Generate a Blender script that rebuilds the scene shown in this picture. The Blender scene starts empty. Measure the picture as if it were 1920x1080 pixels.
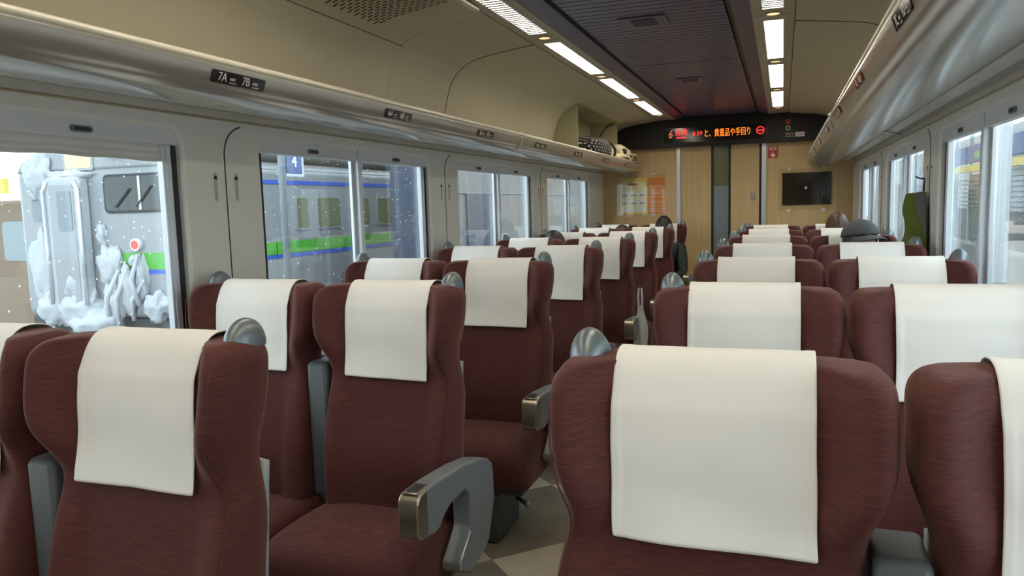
import bpy, bmesh, math, random
from mathutils import Vector, Matrix, noise
random.seed(7)
PI = math.pi
S = bpy.context.scene
C = bpy.context.collection
# ------------------------------------------------------------------ camera
F_PX = 1413.3
YAW, PITCH, ROLL = .3457, .1080, -.0283
CAM = Vector((.6223, 0, 1.32))
fwd = Vector((-math.sin(YAW)*math.cos(PITCH), math.cos(YAW)*math.cos(PITCH), -math.sin(PITCH)))
rgt = Vector((math.cos(YAW), math.sin(YAW), 0)); upv = rgt.cross(fwd)
r2 = math.cos(ROLL)*rgt + math.sin(ROLL)*upv
u2 = -math.sin(ROLL)*rgt + math.cos(ROLL)*upv
cd = bpy.data.cameras.new('camera'); cam = bpy.data.objects.new('camera', cd); C.objects.link(cam)
cam.matrix_world = Matrix(((r2.x, u2.x, -fwd.x, CAM.x), (r2.y, u2.y, -fwd.y, CAM.y), (r2.z, u2.z, -fwd.z, CAM.z), (0, 0, 0, 1)))
cd.sensor_width = 36; cd.lens = F_PX/1920*36; cd.clip_start = .02; cd.clip_end = 400
S.camera = cam
# ------------------------------------------------------------------ world (overcast winter daylight), exposure
w = bpy.data.worlds.new('overcast'); S.world = w; w.use_nodes = True
bg = w.node_tree.nodes['Background']; bg.inputs[0].default_value = (.88, .95, 1.0, 1); bg.inputs[1].default_value = 3.3
S.view_settings.view_transform = 'Standard'; S.view_settings.look = 'None'
S.view_settings.gamma = 1; S.view_settings.use_curve_mapping = False
S.view_settings.exposure = 0.4
LAMP = 12.5            # strength of the ceiling light panels
# ------------------------------------------------------------------ materials
MATS = {}
def mat(name, col, rough=.5, metal=0., col2=None, nscale=(8, 8, 8), lo=.35, hi=.65, bump=0., bscale=None, detail=3., **kw):
    m = bpy.data.materials.new(name); m.use_nodes = True; nt = m.node_tree; N = nt.nodes; L = nt.links
    b = N['Principled BSDF']
    b.inputs['Base Color'].default_value = (*col, 1); b.inputs['Roughness'].default_value = rough; b.inputs['Metallic'].default_value = metal
    for k, v in kw.items():
        b.inputs[k].default_value = v
    if col2 or bump:
        tc = N.new('ShaderNodeTexCoord'); mp = N.new('ShaderNodeMapping'); mp.inputs['Scale'].default_value = nscale
        L.new(tc.outputs['Object'], mp.inputs['Vector'])
        n = N.new('ShaderNodeTexNoise'); n.inputs['Scale'].default_value = 1; n.inputs['Detail'].default_value = detail
        L.new(mp.outputs[0], n.inputs['Vector'])
        if col2:
            r = N.new('ShaderNodeValToRGB'); r.color_ramp.elements[0].position = lo; r.color_ramp.elements[1].position = hi
            r.color_ramp.elements[0].color = (*col, 1); r.color_ramp.elements[1].color = (*col2, 1)
            L.new(n.outputs['Fac'], r.inputs['Fac']); L.new(r.outputs['Color'], b.inputs['Base Color'])
        if bump:
            bn = n
            if bscale:
                mp2 = N.new('ShaderNodeMapping'); mp2.inputs['Scale'].default_value = bscale
                L.new(tc.outputs['Object'], mp2.inputs['Vector'])
                bn = N.new('ShaderNodeTexNoise'); bn.inputs['Scale'].default_value = 1; bn.inputs['Detail'].default_value = 2
                L.new(mp2.outputs[0], bn.inputs['Vector'])
            bp = N.new('ShaderNodeBump'); bp.inputs['Strength'].default_value = bump; bp.inputs['Distance'].default_value = .003
            L.new(bn.outputs['Fac'], bp.inputs['Height']); L.new(bp.outputs[0], b.inputs['Normal'])
    MATS[name] = m
    return m
def emit(name, col, s):
    m = bpy.data.materials.new(name); m.use_nodes = True; nt = m.node_tree
    b = nt.nodes['Principled BSDF']; b.inputs['Base Color'].default_value = (*[c*.6 for c in col], 1)
    b.inputs['Emission Color'].default_value = (*col, 1); b.inputs['Emission Strength'].default_value = s
    MATS[name] = m; return m
def glassmat(name, tint, gain=1.6, streak=0., rough=.0):
    m = bpy.data.materials.new(name); m.use_nodes = True; nt = m.node_tree; N = nt.nodes; L = nt.links
    N.remove(N['Principled BSDF']); out = N['Material Output']
    tr = N.new('ShaderNodeBsdfTransparent'); tr.inputs[0].default_value = (*tint, 1)
    gl = N.new('ShaderNodeBsdfGlossy'); gl.inputs['Roughness'].default_value = rough; gl.inputs[0].default_value = (1, 1, 1, 1)
    fr = N.new('ShaderNodeLayerWeight'); fr.inputs[0].default_value = .5
    pw = N.new('ShaderNodeMath'); pw.operation = 'POWER'; pw.inputs[1].default_value = 5; L.new(fr.outputs['Facing'], pw.inputs[0])
    mu = N.new('ShaderNodeMath'); mu.operation = 'MULTIPLY_ADD'; mu.use_clamp = True; mu.inputs[1].default_value = .96*gain; mu.inputs[2].default_value = .04*gain
    L.new(pw.outputs[0], mu.inputs[0])
    mx = N.new('ShaderNodeMixShader'); L.new(mu.outputs[0], mx.inputs[0]); L.new(tr.outputs[0], mx.inputs[1]); L.new(gl.outputs[0], mx.inputs[2])
    last = mx
    if streak:   # dried melt-water runs on the pane
        tc = N.new('ShaderNodeTexCoord'); mp = N.new('ShaderNodeMapping'); mp.inputs['Scale'].default_value = (14, 14, .55)
        L.new(tc.outputs['Object'], mp.inputs[0]); n = N.new('ShaderNodeTexNoise'); n.inputs['Scale'].default_value = 1; n.inputs['Detail'].default_value = 3
        L.new(mp.outputs[0], n.inputs['Vector'])
        r = N.new('ShaderNodeValToRGB'); r.color_ramp.elements[0].position = .52; r.color_ramp.elements[1].position = .74
        r.color_ramp.elements[0].color = (0, 0, 0, 1); r.color_ramp.elements[1].color = (streak,)*3+(1,)
        L.new(n.outputs['Fac'], r.inputs[0])
        # fine droplets
        v = N.new('ShaderNodeTexVoronoi'); v.inputs['Scale'].default_value = 26
        L.new(tc.outputs['Object'], v.inputs['Vector'])
        lt = N.new('ShaderNodeMath'); lt.operation = 'LESS_THAN'; lt.inputs[1].default_value = .075
        L.new(v.outputs['Distance'], lt.inputs[0])
        m2 = N.new('ShaderNodeMath'); m2.operation = 'MULTIPLY'; m2.inputs[1].default_value = .75; L.new(lt.outputs[0], m2.inputs[0])
        ad = N.new('ShaderNodeMath'); ad.operation = 'ADD'; ad.use_clamp = True
        L.new(r.outputs[0], ad.inputs[0]); L.new(m2.outputs[0], ad.inputs[1])
        df = N.new('ShaderNodeBsdfTranslucent'); df.inputs[0].default_value = (.85, .95, 1, 1)
        mx2 = N.new('ShaderNodeMixShader'); L.new(ad.outputs[0], mx2.inputs[0]); L.new(mx.outputs[0], mx2.inputs[1]); L.new(df.outputs[0], mx2.inputs[2])
        last = mx2
    L.new(last.outputs[0], out.inputs[0]); MATS[name] = m; return m

mat('fabric', (.066, .0140, .0110), .85, 0, (.130, .033, .027), (30, 30, 620), .38, .80, .18, (40, 40, 900), 4., **{'Sheen Weight': .22, 'Sheen Roughness': .4, 'Sheen Tint': (.9, .5, .42, 1)})
mat('cover', (.84, .82, .775), .9, 0, (.87, .852, .812), (6, 6, 6), .3, .7, .12, (700, 700, 700), **{'Sheen Weight': .1})
mat('knob', (.20, .235, .25), .38, .6)
mat('arm_grey', (.165, .18, .19), .42)
mat('arm_dark', (.085, .096, .10), .5)
mat('champagne', (.42, .38, .30), .28, .9)
mat('button_black', (.02, .02, .02), .4)
mat('shell_grey', (.33, .36, .37), .45)
mat('pedestal', (.055, .06, .06), .5)
mat('wall', (.82, .815, .75), .45, 0, (.86, .855, .79), (2, 2, 2))
mat('ceil', (.56, .51, .37), .5, 0, (.59, .54, .40), (1.5, 1.5, 1.5))
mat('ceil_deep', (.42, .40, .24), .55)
mat('band', (.50, .45, .34), .4)
mat('purple', (.095, .088, .17), .32, 0, (.105, .098, .185), (3, 3, 3))
mat('purple_panel', (.105, .097, .19), .30)
mat('black', (.012, .012, .013), .4)
mat('header', (.007, .006, .006), .55)
mat('blackgloss', (.012, .012, .013), .12)
mat('groove', (.05, .046, .034), .8)
mat('wood', (.58, .40, .185), .45, 0, (.66, .475, .24), (30, 30, 1.2), .3, .7)
mat('alu', (.62, .65, .68), .35, .75)
mat('aluwhite', (.78, .82, .86), .35, .2)
mat('rack', (.56, .545, .50), .20, .48, (.48, .47, .44), (2, .6, 2))
mat('rack_lip', (.86, .82, .68), .2, 0)  # bright pale yellow puts the lamp reflection of the clear lip into the colour
mat('channel', (.50, .47, .42), .35, .2)
mat('tan', (.48, .40, .26), .5)
mat('white', (.82, .82, .82), .5)
mat('white_metal', (.70, .72, .74), .4)
mat('blindbox', (.78, .80, .82), .45)
mat('blind', (.76, .75, .71), .9, 0, (.82, .81, .77), (3, 3, 30))
mat('floor_light', (.40, .355, .27), .45, 0, (.46, .41, .315), (14, 14, 14), .3, .7)
mat('floor_dark', (.150, .130, .098), .45, 0, (.19, .165, .125), (14, 14, 14), .3, .7)
mat('red', (.55, .035, .03), .5)
mat('yellow', (.85, .66, .14), .5)
mat('paleyellow', (.88, .83, .55), .5)
mat('orange', (.83, .28, .05), .5)
mat('paperwhite', (.86, .88, .88), .5)
mat('blue', (.05, .12, .55), .4)
mat('signblue', (.10, .14, .34), .5)
mat('green', (.09, .40, .055), .4)
mat('train_white', (.27, .285, .30), .35, .1, (.31, .325, .34), (1, 1, 1))
mat('train_grey', (.34, .35, .36), .4, .3)
mat('snow', (.50, .52, .55), .8, 0, (.42, .45, .49), (6, 6, 6), .3, .7, .4)
mat('rubber', (.03, .035, .04), .6)
mat('darkglass', (.03, .04, .04), .08)
mat('oliveglass', (.16, .17, .08), .15)
mat('roofdark', (.07, .075, .075), .7)
mat('steel', (.22, .25, .28), .5, .3)
mat('steelpale', (.60, .68, .72), .5)
mat('ballast', (.22, .21, .19), .9, 0, (.5, .5, .5), (14, 14, 14), .4, .7)
mat('platform', (.16, .155, .15), .85, 0, (.24, .235, .225), (5, 5, 5))
mat('brown', (.20, .14, .09), .5)
mat('shelter', (.20, .20, .205), .6)
mat('shelterblue', (.055, .07, .11), .5)
mat('shelterglass', (.24, .29, .31), .25)
mat('hair_black', (.012, .010, .009), .45, 0, (.035, .028, .022), (60, 60, 6), .3, .7)
mat('hair_brown', (.045, .022, .012), .4, 0, (.13, .065, .035), (60, 60, 6), .3, .7)
mat('skin', (.58, .36, .26), .55)
mat('eye', (.03, .02, .015), .2)
mat('jacket_black', (.014, .015, .017), .55, 0, None, bump=.4, bscale=(18, 18, 18))
mat('cloth_grey', (.40, .42, .45), .8)
mat('cloth_navy', (.04, .05, .08), .8)
mat('cap_grey', (.085, .09, .095), .8)
mat('coat_green', (.105, .135, .016), .85, 0, (.13, .165, .022), (12, 12, 12), .3, .7, .3, (25, 25, 25))
mat('coat_grey', (.17, .16, .15), .85)
mat('cream', (.80, .72, .48), .6)
emit('lamp', (1.0, .90, .72), LAMP)
emit('spot', (1.0, .50, .24), 1.4)
emit('led_red', (1.0, .03, .03), 1.3)
emit('led_orange', (1.0, .20, .02), 1.5)
emit('led_dim', (.9, .16, .08), .8)
emit('dest', (.95, .85, .45), .30)
emit('tail', (1.0, .06, .05), 2.2)
glassmat('glass', (.88, .93, .94), 1.15, .04)
glassmat('acrylic', (.97, .97, .95), .8)
def bagmat():
    m = bpy.data.materials.new('plastic_film'); m.use_nodes = True; nt = m.node_tree; N = nt.nodes
    b = N['Principled BSDF']; b.inputs['Base Color'].default_value = (.8, .82, .85, 1); b.inputs['Roughness'].default_value = .3
    t = N.new('ShaderNodeBsdfTransparent'); x = N.new('ShaderNodeMixShader'); x.inputs[0].default_value = .5
    nt.links.new(t.outputs[0], x.inputs[1]); nt.links.new(b.outputs[0], x.inputs[2]); nt.links.new(x.outputs[0], N['Material Output'].inputs[0]); MATS['plastic_film'] = m
bagmat()
def dotmat():
    m = mat('polka', (.012, .012, .014), .7); nt = m.node_tree; N = nt.nodes; L = nt.links
    tc = N.new('ShaderNodeTexCoord'); mp = N.new('ShaderNodeMapping'); mp.inputs['Rotation'].default_value = (.78, 0, 0); mp.inputs['Scale'].default_value = (0, 20, 26)
    L.new(tc.outputs['Object'], mp.inputs[0]); v = N.new('ShaderNodeTexVoronoi'); v.inputs['Randomness'].default_value = .0; v.inputs['Scale'].default_value = 1
    L.new(mp.outputs[0], v.inputs['Vector']); r = N.new('ShaderNodeValToRGB'); r.color_ramp.elements[0].position = .19; r.color_ramp.elements[1].position = .23
    r.color_ramp.elements[0].color = (.75, .73, .66, 1); r.color_ramp.elements[1].color = (.012, .012, .014, 1)
    L.new(v.outputs['Distance'], r.inputs[0]); L.new(r.outputs[0], N['Principled BSDF'].inputs['Base Color'])
dotmat()
# ------------------------------------------------------------------ mesh helpers
class MB:
    def __init__(s): s.v = []; s.f = []; s.m = []
    def add(s, vs, fs, mi=0):
        o = len(s.v); s.v += [tuple(p) for p in vs]; s.f += [tuple(o+i for i in f) for f in fs]; s.m += [mi]*len(fs); return s
    def box(s, x0, x1, y0, y1, z0, z1, mi=0, M=None):
        vs = [Vector((x, y, z)) for x in (x0, x1) for y in (y0, y1) for z in (z0, z1)]
        if M: vs = [M @ p for p in vs]
        return s.add(vs, [(0, 1, 3, 2), (4, 6, 7, 5), (0, 4, 5, 1), (2, 3, 7, 6), (0, 2, 6, 4), (1, 5, 7, 3)], mi)
    def prism(s, poly, axis, a, b, mi=0):
        """poly of 2D points in the two other axes (in xyz order), extruded along axis"""
        n = len(poly)
        def P(p, t):
            return {'x': (t, p[0], p[1]), 'y': (p[0], t, p[1]), 'z': (p[0], p[1], t)}[axis]
        vs = [P(p, a) for p in poly]+[P(p, b) for p in poly]
        return s.add(vs, [tuple(range(n)), tuple(range(2*n-1, n-1, -1))]+[(i, i+n, (i+1) % n+n, (i+1) % n) for i in range(n)], mi)
    def grid(s, fn, nu, nv, mi=0, closeu=False):
        vs = [fn(i/(nu if closeu else nu-1), j/(nv-1)) for j in range(nv) for i in range(nu)]
        fs = []
        for j in range(nv-1):
            for i in range(nu if closeu else nu-1):
                a = j*nu+i; b = j*nu+(i+1) % nu
                fs.append((a, b, b+nu, a+nu))
        return s.add(vs, fs, mi)
    def tube(s, pts, r, n=8, mi=0, closed=False, taper=None):
        pts = [Vector(p) for p in pts]; k = len(pts); rings = []
        prev = None
        for i, p in enumerate(pts):
            if closed: t = pts[(i+1) % k]-pts[i-1]
            else: t = pts[min(i+1, k-1)]-pts[max(i-1, 0)]
            t.normalize()
            a = prev if prev is not None else (Vector((0, 0, 1)) if abs(t.z) < .9 else Vector((1, 0, 0)))
            a = (a-t*a.dot(t)).normalized(); prev = a; b = t.cross(a)
            rr = r*(taper[i] if taper else 1)
            rings += [p+(a*math.cos(2*PI*j/n)+b*math.sin(2*PI*j/n))*rr for j in range(n)]
        fs = []
        for i in range(k if closed else k-1):
            i2 = (i+1) % k
            fs += [(i*n+j, i*n+(j+1) % n, i2*n+(j+1) % n, i2*n+j) for j in range(n)]
        if not closed: fs += [tuple(range(n))[::-1], tuple((k-1)*n+j for j in range(n))]
        return s.add(rings, fs, mi)
    def ball(s, c, r, nu=20, nv=12, mi=0, fn=None):
        c = Vector(c)
        def P(u, v):
            th = PI*v; ph = 2*PI*u
            p = Vector((r[0]*math.sin(th)*math.cos(ph), r[1]*math.sin(th)*math.sin(ph), r[2]*math.cos(th)))
            return c+(fn(p) if fn else p)
        return s.grid(P, nu, nv, mi, True)
    def disc(s, c, r, n, axis, mi=0, d=.002):
        c = Vector(c); A = {'x': (Vector((0, 1, 0)), Vector((0, 0, 1)), Vector((1, 0, 0))), 'y': (Vector((1, 0, 0)), Vector((0, 0, 1)), Vector((0, 1, 0))), 'z': (Vector((1, 0, 0)), Vector((0, 1, 0)), Vector((0, 0, 1)))}[axis]
        R = [c+A[0]*math.cos(2*PI*i/n)*r+A[1]*math.sin(2*PI*i/n)*r for i in range(n)]
        return s.add([p-A[2]*d for p in R]+[p+A[2]*d for p in R], [tuple(range(n)), tuple(range(n, 2*n))]+[(i, (i+1) % n, n+(i+1) % n, n+i) for i in range(n)], mi)
    def mesh(s, name, mats, smooth=False):
        me = bpy.data.meshes.new(name); me.from_pydata(s.v, [], s.f); me.update()
        for m in (mats if isinstance(mats, (list, tuple)) else [mats]): me.materials.append(MATS[m])
        for p, i in zip(me.polygons, s.m): p.material_index = i; p.use_smooth = smooth
        bm = bmesh.new(); bm.from_mesh(me); bmesh.ops.remove_doubles(bm, verts=bm.verts, dist=1e-6); bmesh.ops.recalc_face_normals(bm, faces=bm.faces); bm.to_mesh(me); bm.free()
        return me
    def build(s, name, mats, parent=None, smooth=False, bevel=0, seg=2, loc=None):
        return link(name, s.mesh(name, mats, smooth), parent, bevel, seg, loc)
def link(name, me, parent=None, bevel=0, seg=2, loc=None):
    o = bpy.data.objects.new(name, me); C.objects.link(o); o.parent = parent
    if loc is not None: o.location = loc
    if bevel:
        b = o.modifiers.new('bevel', 'BEVEL'); b.width = bevel; b.segments = seg; b.limit_method = 'ANGLE'; b.angle_limit = math.radians(40)
        b.harden_normals = False
        for p in me.polygons: p.use_smooth = True
        try: me.set_sharp_from_angle(angle=math.radians(50))
        except Exception: pass
    return o
def smooth(o, lv=1):
    m = o.modifiers.new('subd', 'SUBSURF'); m.levels = lv; m.render_levels = lv; return o
def tag(o, label=None, cat=None, group=None, kind=None):
    for k, v in (('label', label), ('category', cat), ('group', group), ('kind', kind)):
        if v: o[k] = v
    return o
def empty(name, loc, rz=0, parent=None):
    o = bpy.data.objects.new(name, None); C.objects.link(o); o.location = loc; o.rotation_euler = (0, 0, rz); o.parent = parent
    o.empty_display_size = .1; return o
def struct(o): o['kind'] = 'structure'; return o
def copy_tree(o, parent=None):
    c = o.copy(); C.objects.link(c); c.parent = parent
    for ch in list(o.children): copy_tree(ch, c)
    return c
def ss(a, b, x):
    t = max(0, min(1, (x-a)/(b-a))); return t*t*(3-2*t)
def text_mesh(body, size, mname, extrude=.0006, align='CENTER', bold=0., shear=0., sx=1.):
    cu = bpy.data.curves.new('lettering', 'FONT'); cu.body = body; cu.size = size; cu.extrude = extrude; cu.align_x = align; cu.align_y = 'CENTER'; cu.resolution_u = 3
    cu.offset = bold; cu.shear = shear
    o = bpy.data.objects.new('lettering', cu); C.objects.link(o)
    dg = bpy.context.evaluated_depsgraph_get(); me = bpy.data.meshes.new_from_object(o.evaluated_get(dg)); 
    bpy.data.objects.remove(o)
    if sx != 1.:
        for v in me.vertices: v.co.x *= sx
    me.materials.clear(); me.materials.append(MATS[mname]); return me
def text(body, size, mname, parent, M, name='lettering', **kw):
    o = bpy.data.objects.new(name, text_mesh(body, size, mname, **kw)); C.objects.link(o); o.parent = parent; o.matrix_local = M; return o
def basis(o, ex, ey):
    ex = Vector(ex).normalized(); ey = Vector(ey); ey = (ey-ex*ey.dot(ex)).normalized(); ez = ex.cross(ey); o = Vector(o)
    return Matrix(((ex.x, ey.x, ez.x, o.x), (ex.y, ey.y, ez.y, o.y), (ex.z, ey.z, ez.z, o.z), (0, 0, 0, 1)))
def rrect(x0, x1, y0, y1, r, n=7):
    pts = []
    for cx, cy, a in ((x1-r, y1-r, 0), (x0+r, y1-r, 90), (x0+r, y0+r, 180), (x1-r, y0+r, 270)):
        for i in range(n): t = math.radians(a+90*i/(n-1)); pts.append((cx+r*math.cos(t), cy+r*math.sin(t)))
    return pts
def plate_with_holes(outer, holes, depth):
    """2D outline with holes -> mesh in XY, thickness depth centred on z"""
    cu = bpy.data.curves.new('tmp', 'CURVE'); cu.dimensions = '2D'; cu.fill_mode = 'BOTH'; cu.extrude = depth/2
    for poly in [outer]+holes:
        sp = cu.splines.new('POLY'); sp.points.add(len(poly)-1)
        for p, q in zip(sp.points, poly): p.co = (q[0], q[1], 0, 1)
        sp.use_cyclic_u = True
    o = bpy.data.objects.new('tmp', cu); C.objects.link(o); dg = bpy.context.evaluated_depsgraph_get()
    me = bpy.data.meshes.new_from_object(o.evaluated_get(dg)); bpy.data.objects.remove(o); return me
K0, PITCHY = 1.159, .96
def ky(i): return K0+PITCHY*i
YB, YE = -3.2, 8.5          # car section: behind the camera .. end wall
XW = 1.30
# ================================================================== SETTING
# floor: slab + diamond vinyl tiles
fl = struct(MB().box(-1.36, 1.36, YB, YE+.1, -.06, -.004).build('floor', 'floor_dark'))
def clip(poly, a, s, v):
    out = []
    for i in range(len(poly)):
        p, q = poly[i-1], poly[i]; ip = s*(p[a]-v) >= 0; iq = s*(q[a]-v) >= 0
        if ip != iq: t = (v-p[a])/(q[a]-p[a]); out.append((p[0]+t*(q[0]-p[0]), p[1]+t*(q[1]-p[1])))
        if iq: out.append(q)
    return out
HD = .395
for par, mn in ((0, 'floor_light'), (1, 'floor_dark')):
    for ix in range(-4, 5):
        for iy in range(-18, 20):
            cx = HD*ix; cy = 2.515+HD*iy
            if (ix % 2) != (iy % 2) or (ix % 2) != par: continue
            g = HD-.0012
            p = [(cx-g, cy), (cx, cy-g), (cx+g, cy), (cx, cy+g)]
            for a, s_, v in ((0, 1, -1.3), (0, -1, 1.3), (1, 1, YB), (1, -1, YE)):
                p = clip(p, a, s_, v) if len(p) > 2 else []
            if len(p) < 3: continue
            MB().prism(p, 'z', -.004, 0).build('floor_tile', mn, fl)
# side walls with rounded window openings
WC = [-.605, 1.315, 3.235, 5.155, 7.075]; WH = .755; WZ0, WZ1 = .80, 1.612
def side_wall(sx, name):
    holes = [rrect(c-WH, c+WH, WZ0, WZ1, .05) for c in WC]
    me = plate_with_holes([(YB, 0), (YE, 0), (YE, 1.74), (YB, 1.74)], holes, .06)
    for v in me.vertices:
        y, z, d = v.co; v.co = (sx*(XW+.03+d), y, z)
    me.materials.append(MATS['wall']); me.update()
    bm = bmesh.new(); bm.from_mesh(me); bmesh.ops.remove_doubles(bm, verts=bm.verts, dist=1e-5); bmesh.ops.recalc_face_normals(bm, faces=bm.faces); bm.to_mesh(me); bm.free()
    o = struct(link(name, me, None, .012, 3))
    # outer skin below and between the panes
    # panel seams and coat hooks on each pillar
    for c in WC[:-1]:
        ym = c+.96
        g = MB()
        pts = [(sx*XW, ym, z) for z in (.3, .8, 1.2, 1.45, 1.53)]+[(sx*XW, ym+.12-.12*math.cos(k*PI/16), 1.53+.115*math.sin(k*PI/16)) for k in range(1, 8)]
        g.tube(pts, .0028, 6); g.build('panel_seam', 'groove', o, True)
        for dy in (-.055, .055):
            h = MB()
            ring = [(sx*(XW+.0), ym+dy+p[0], 1.418+p[1]) for p in rrect(-.011, .011, -.052, .052, .0109, 5)]
            h.tube(ring, .0030, 6, closed=True); ho = h.build('coat_hook', 'wall', o, True)
            b = MB(); b.prism([(p[0]+ym+dy, p[1]+1.418) for p in rrect(-.0085, .0085, -.049, .049, .0084, 4)], 'x', sx*(XW-.0012), sx*(XW+.0005))
            b.build('slot', 'channel', ho)
            b = MB(); b.box(min(sx*XW, sx*(XW-.004)), max(sx*XW, sx*(XW-.004)), ym+dy-.0065, ym+dy+.0065, 1.446, 1.458); b.build('pin', 'groove', ho)
    return o
wl = side_wall(-1, 'wall_left'); wr = side_wall(1, 'wall_right')
def rim(sx, name):
    g = MB(); a, b = sorted((sx*(XW-.006), sx*(XW+.02)))
    g.box(a, b, YB, YE, 1.658, 1.666); return struct(g.build(name, 'tan', None, bevel=.003))
rim(-1, 'trim_1'); rim(1, 'trim_2')
# windows
nwin = 0
def window(sx, c, label_idx, drop=0.):
    global nwin; nwin += 1
    wroot = struct(empty('window_%d' % nwin, (sx*1.335, c, WZ0)))
    def X(a, b): return sorted((sx*a-sx*1.335, sx*b-sx*1.335))
    z0, z1 = 0, WZ1-WZ0
    x0, x1 = X(1.352, 1.358)
    for half in (-1, 1):
        ya, yb = (-WH-.02, -.005) if half < 0 else (.005, WH+.02)
        MB().box(x0, x1, ya, yb, -.02, z1+.02).build('pane', 'glass', wroot)
        # blind box at the head with its pull
        bx0, bx1 = X(1.315, 1.348)
        hb = MB().box(bx0, bx1, (-WH if half < 0 else .012), (-.012 if half < 0 else WH), z1-.055, z1+.004).build('blind_box', 'blindbox', wroot, bevel=.004)
        ym = half*WH*.5
        p = MB(); a, b = X(1.309, 1.316)
        p.prism([(q[0]+ym, q[1]+z1-.031) for q in rrect(-.038, .038, -.010, .010, .0099, 5)], 'x', a, b); po = p.build('blind_pull', 'steel', hb, bevel=.002)
        p = MB(); a, b = X(1.3078, 1.310)
        p.prism([(q[0]+ym, q[1]+z1-.031) for q in rrect(-.028, .028, -.005, .005, .0049, 4)], 'x', a, b); p.build('pull_slot', 'groove', po)
        if drop and half > 0:
            def fn(u, v):
                y = .015+u*(WH-.03); d = drop*(.85+.15*noise.noise((u*4, 3.1, 0)))*(1-.45*u*0)
                return (sx*(1.336+.004*math.sin(v*18)+.004*noise.noise((u*5, v*3, 1)))-sx*1.335, y, z1-.05-v*d)
            b = MB().grid(fn, 30, 14).build('blind_cloth', 'blind', wroot, True)
    # metal frame: vertical channels at both ends, mullion, sill
    for y, w_, mn in ((-WH+.010, .02, 'aluwhite'), (WH-.010, .02, 'rubber'), (WH-.034, .02, 'aluwhite'), (-WH+.032, .016, 'rubber'), (WH-.056, .012, 'aluwhite')):
        a, b = X(1.326, 1.352); MB().box(a, b, y-w_/2, y+w_/2, 0, z1-.055).build('frame_channel', mn, wroot, bevel=.003)
    a, b = X(1.310, 1.352); MB().box(a, b, -.010, .022, 0, z1-.002).build('mullion', 'aluwhite', wroot, bevel=.005)
    a, b = X(1.335, 1.352); MB().box(a, b, -.034, -.012, 0, z1-.05).build('mullion_edge', 'alu', wroot, bevel=.003)
    a, b = X(1.305, 1.352); MB().box(a, b, -WH+.01, WH-.01, -.004, .02).build('sill', 'alu', wroot, bevel=.004)
    return wroot
for i, c in enumerate(WC): window(-1, c, i, .07 if i == 1 else 0)
for i, c in enumerate(WC): window(1, c, i)
# ---- ceiling
PROF = [(.672, 2.196), (.76, 2.186), (.839, 2.176), (.92, 2.166), (1.0, 2.152), (1.06, 2.131), (1.11, 2.100), (1.148, 2.062), (1.175, 2.018), (1.193, 1.965), (1.207, 1.911), (1.218, 1.86), (1.232, 1.80), (1.25, 1.735)]
def shell_panel(sx, y0, y1, prof, name, mname, parent, off=0., th=.012):
    g = MB(); n = len(prof)
    pts = []
    for i, (x, z) in enumerate(prof):
        a = prof[max(i-1, 0)]; b = prof[min(i+1, n-1)]; tx, tz = b[0]-a[0], b[1]-a[1]; l = math.hypot(tx, tz)
        nx, nz = -tz/l, tx/l        # outward normal (up/out)
        pts.append((x+nx*off, z+nz*off, nx, nz))
    inn = [(sx*x, z) for x, z, _, _ in pts]; out = [(sx*(x+nx*th), z+nz*th) for x, z, nx, nz in pts]
    poly = inn+out[::-1]; m = len(poly)
    vs = [(p[0], y0, p[1]) for p in poly]+[(p[0], y1, p[1]) for p in poly]
    fs = [(i, (i+1) % m, (i+1) % m+m, i+m) for i in range(m)]
    fs += [(i, i+1, m-2-i, m-1-i) for i in range(n-1)]+[(i+m, i+1+m, m-2-i+m, m-1-i+m) for i in range(n-1)]
    g.add(vs, fs); o = g.build(name, mname, parent, True)
    try: o.data.set_sharp_from_angle(angle=math.radians(40))
    except Exception: pass
    return o
ceil = struct(MB().box(-1.4, 1.4, YB, YE+.1, 2.36, 2.40).build('ceiling', 'black'))
lid = 6
for sx in (-1, 1):
    x0, x1 = sorted((sx*1.365, sx*1.40)); MB().box(x0, x1, YB, YE+.1, 1.68, 2.37).build('roof_side', 'train_grey', ceil)
# left: upper part, hinged lid part, plain panels, deep recess over the last rack bay
shell_panel(-1, YB, 3.335, PROF[:lid+1], 'side_panel', 'ceil', ceil)
shell_panel(-1, YB, .28, PROF[lid:], 'access_lid', 'ceil', ceil, -.003)
shell_panel(-1, .286, 3.355, PROF[lid:], 'access_lid', 'ceil', ceil, -.003)
shell_panel(-1, 3.341, 4.045, PROF[:lid+1], 'side_panel', 'ceil', ceil)
shell_panel(-1, 3.362, 4.045, PROF[lid:], 'side_panel', 'ceil', ceil)
shell_panel(-1, 4.051, 6.25, PROF, 'side_panel', 'ceil', ceil)
shell_panel(-1, 6.25, 7.85, PROF[:5], 'side_panel', 'ceil', ceil)
shell_panel(-1, 7.85, YE, PROF, 'side_panel', 'ceil', ceil)
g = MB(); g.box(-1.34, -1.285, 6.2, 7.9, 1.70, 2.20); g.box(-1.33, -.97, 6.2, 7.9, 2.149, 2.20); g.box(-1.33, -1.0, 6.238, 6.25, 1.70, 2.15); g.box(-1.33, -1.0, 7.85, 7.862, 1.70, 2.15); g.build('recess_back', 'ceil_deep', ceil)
shell_panel(1, YB, 4.112, PROF, 'side_panel', 'ceil', ceil)
shell_panel(1, 4.118, YE, PROF, 'side_panel', 'ceil', ceil)
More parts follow.
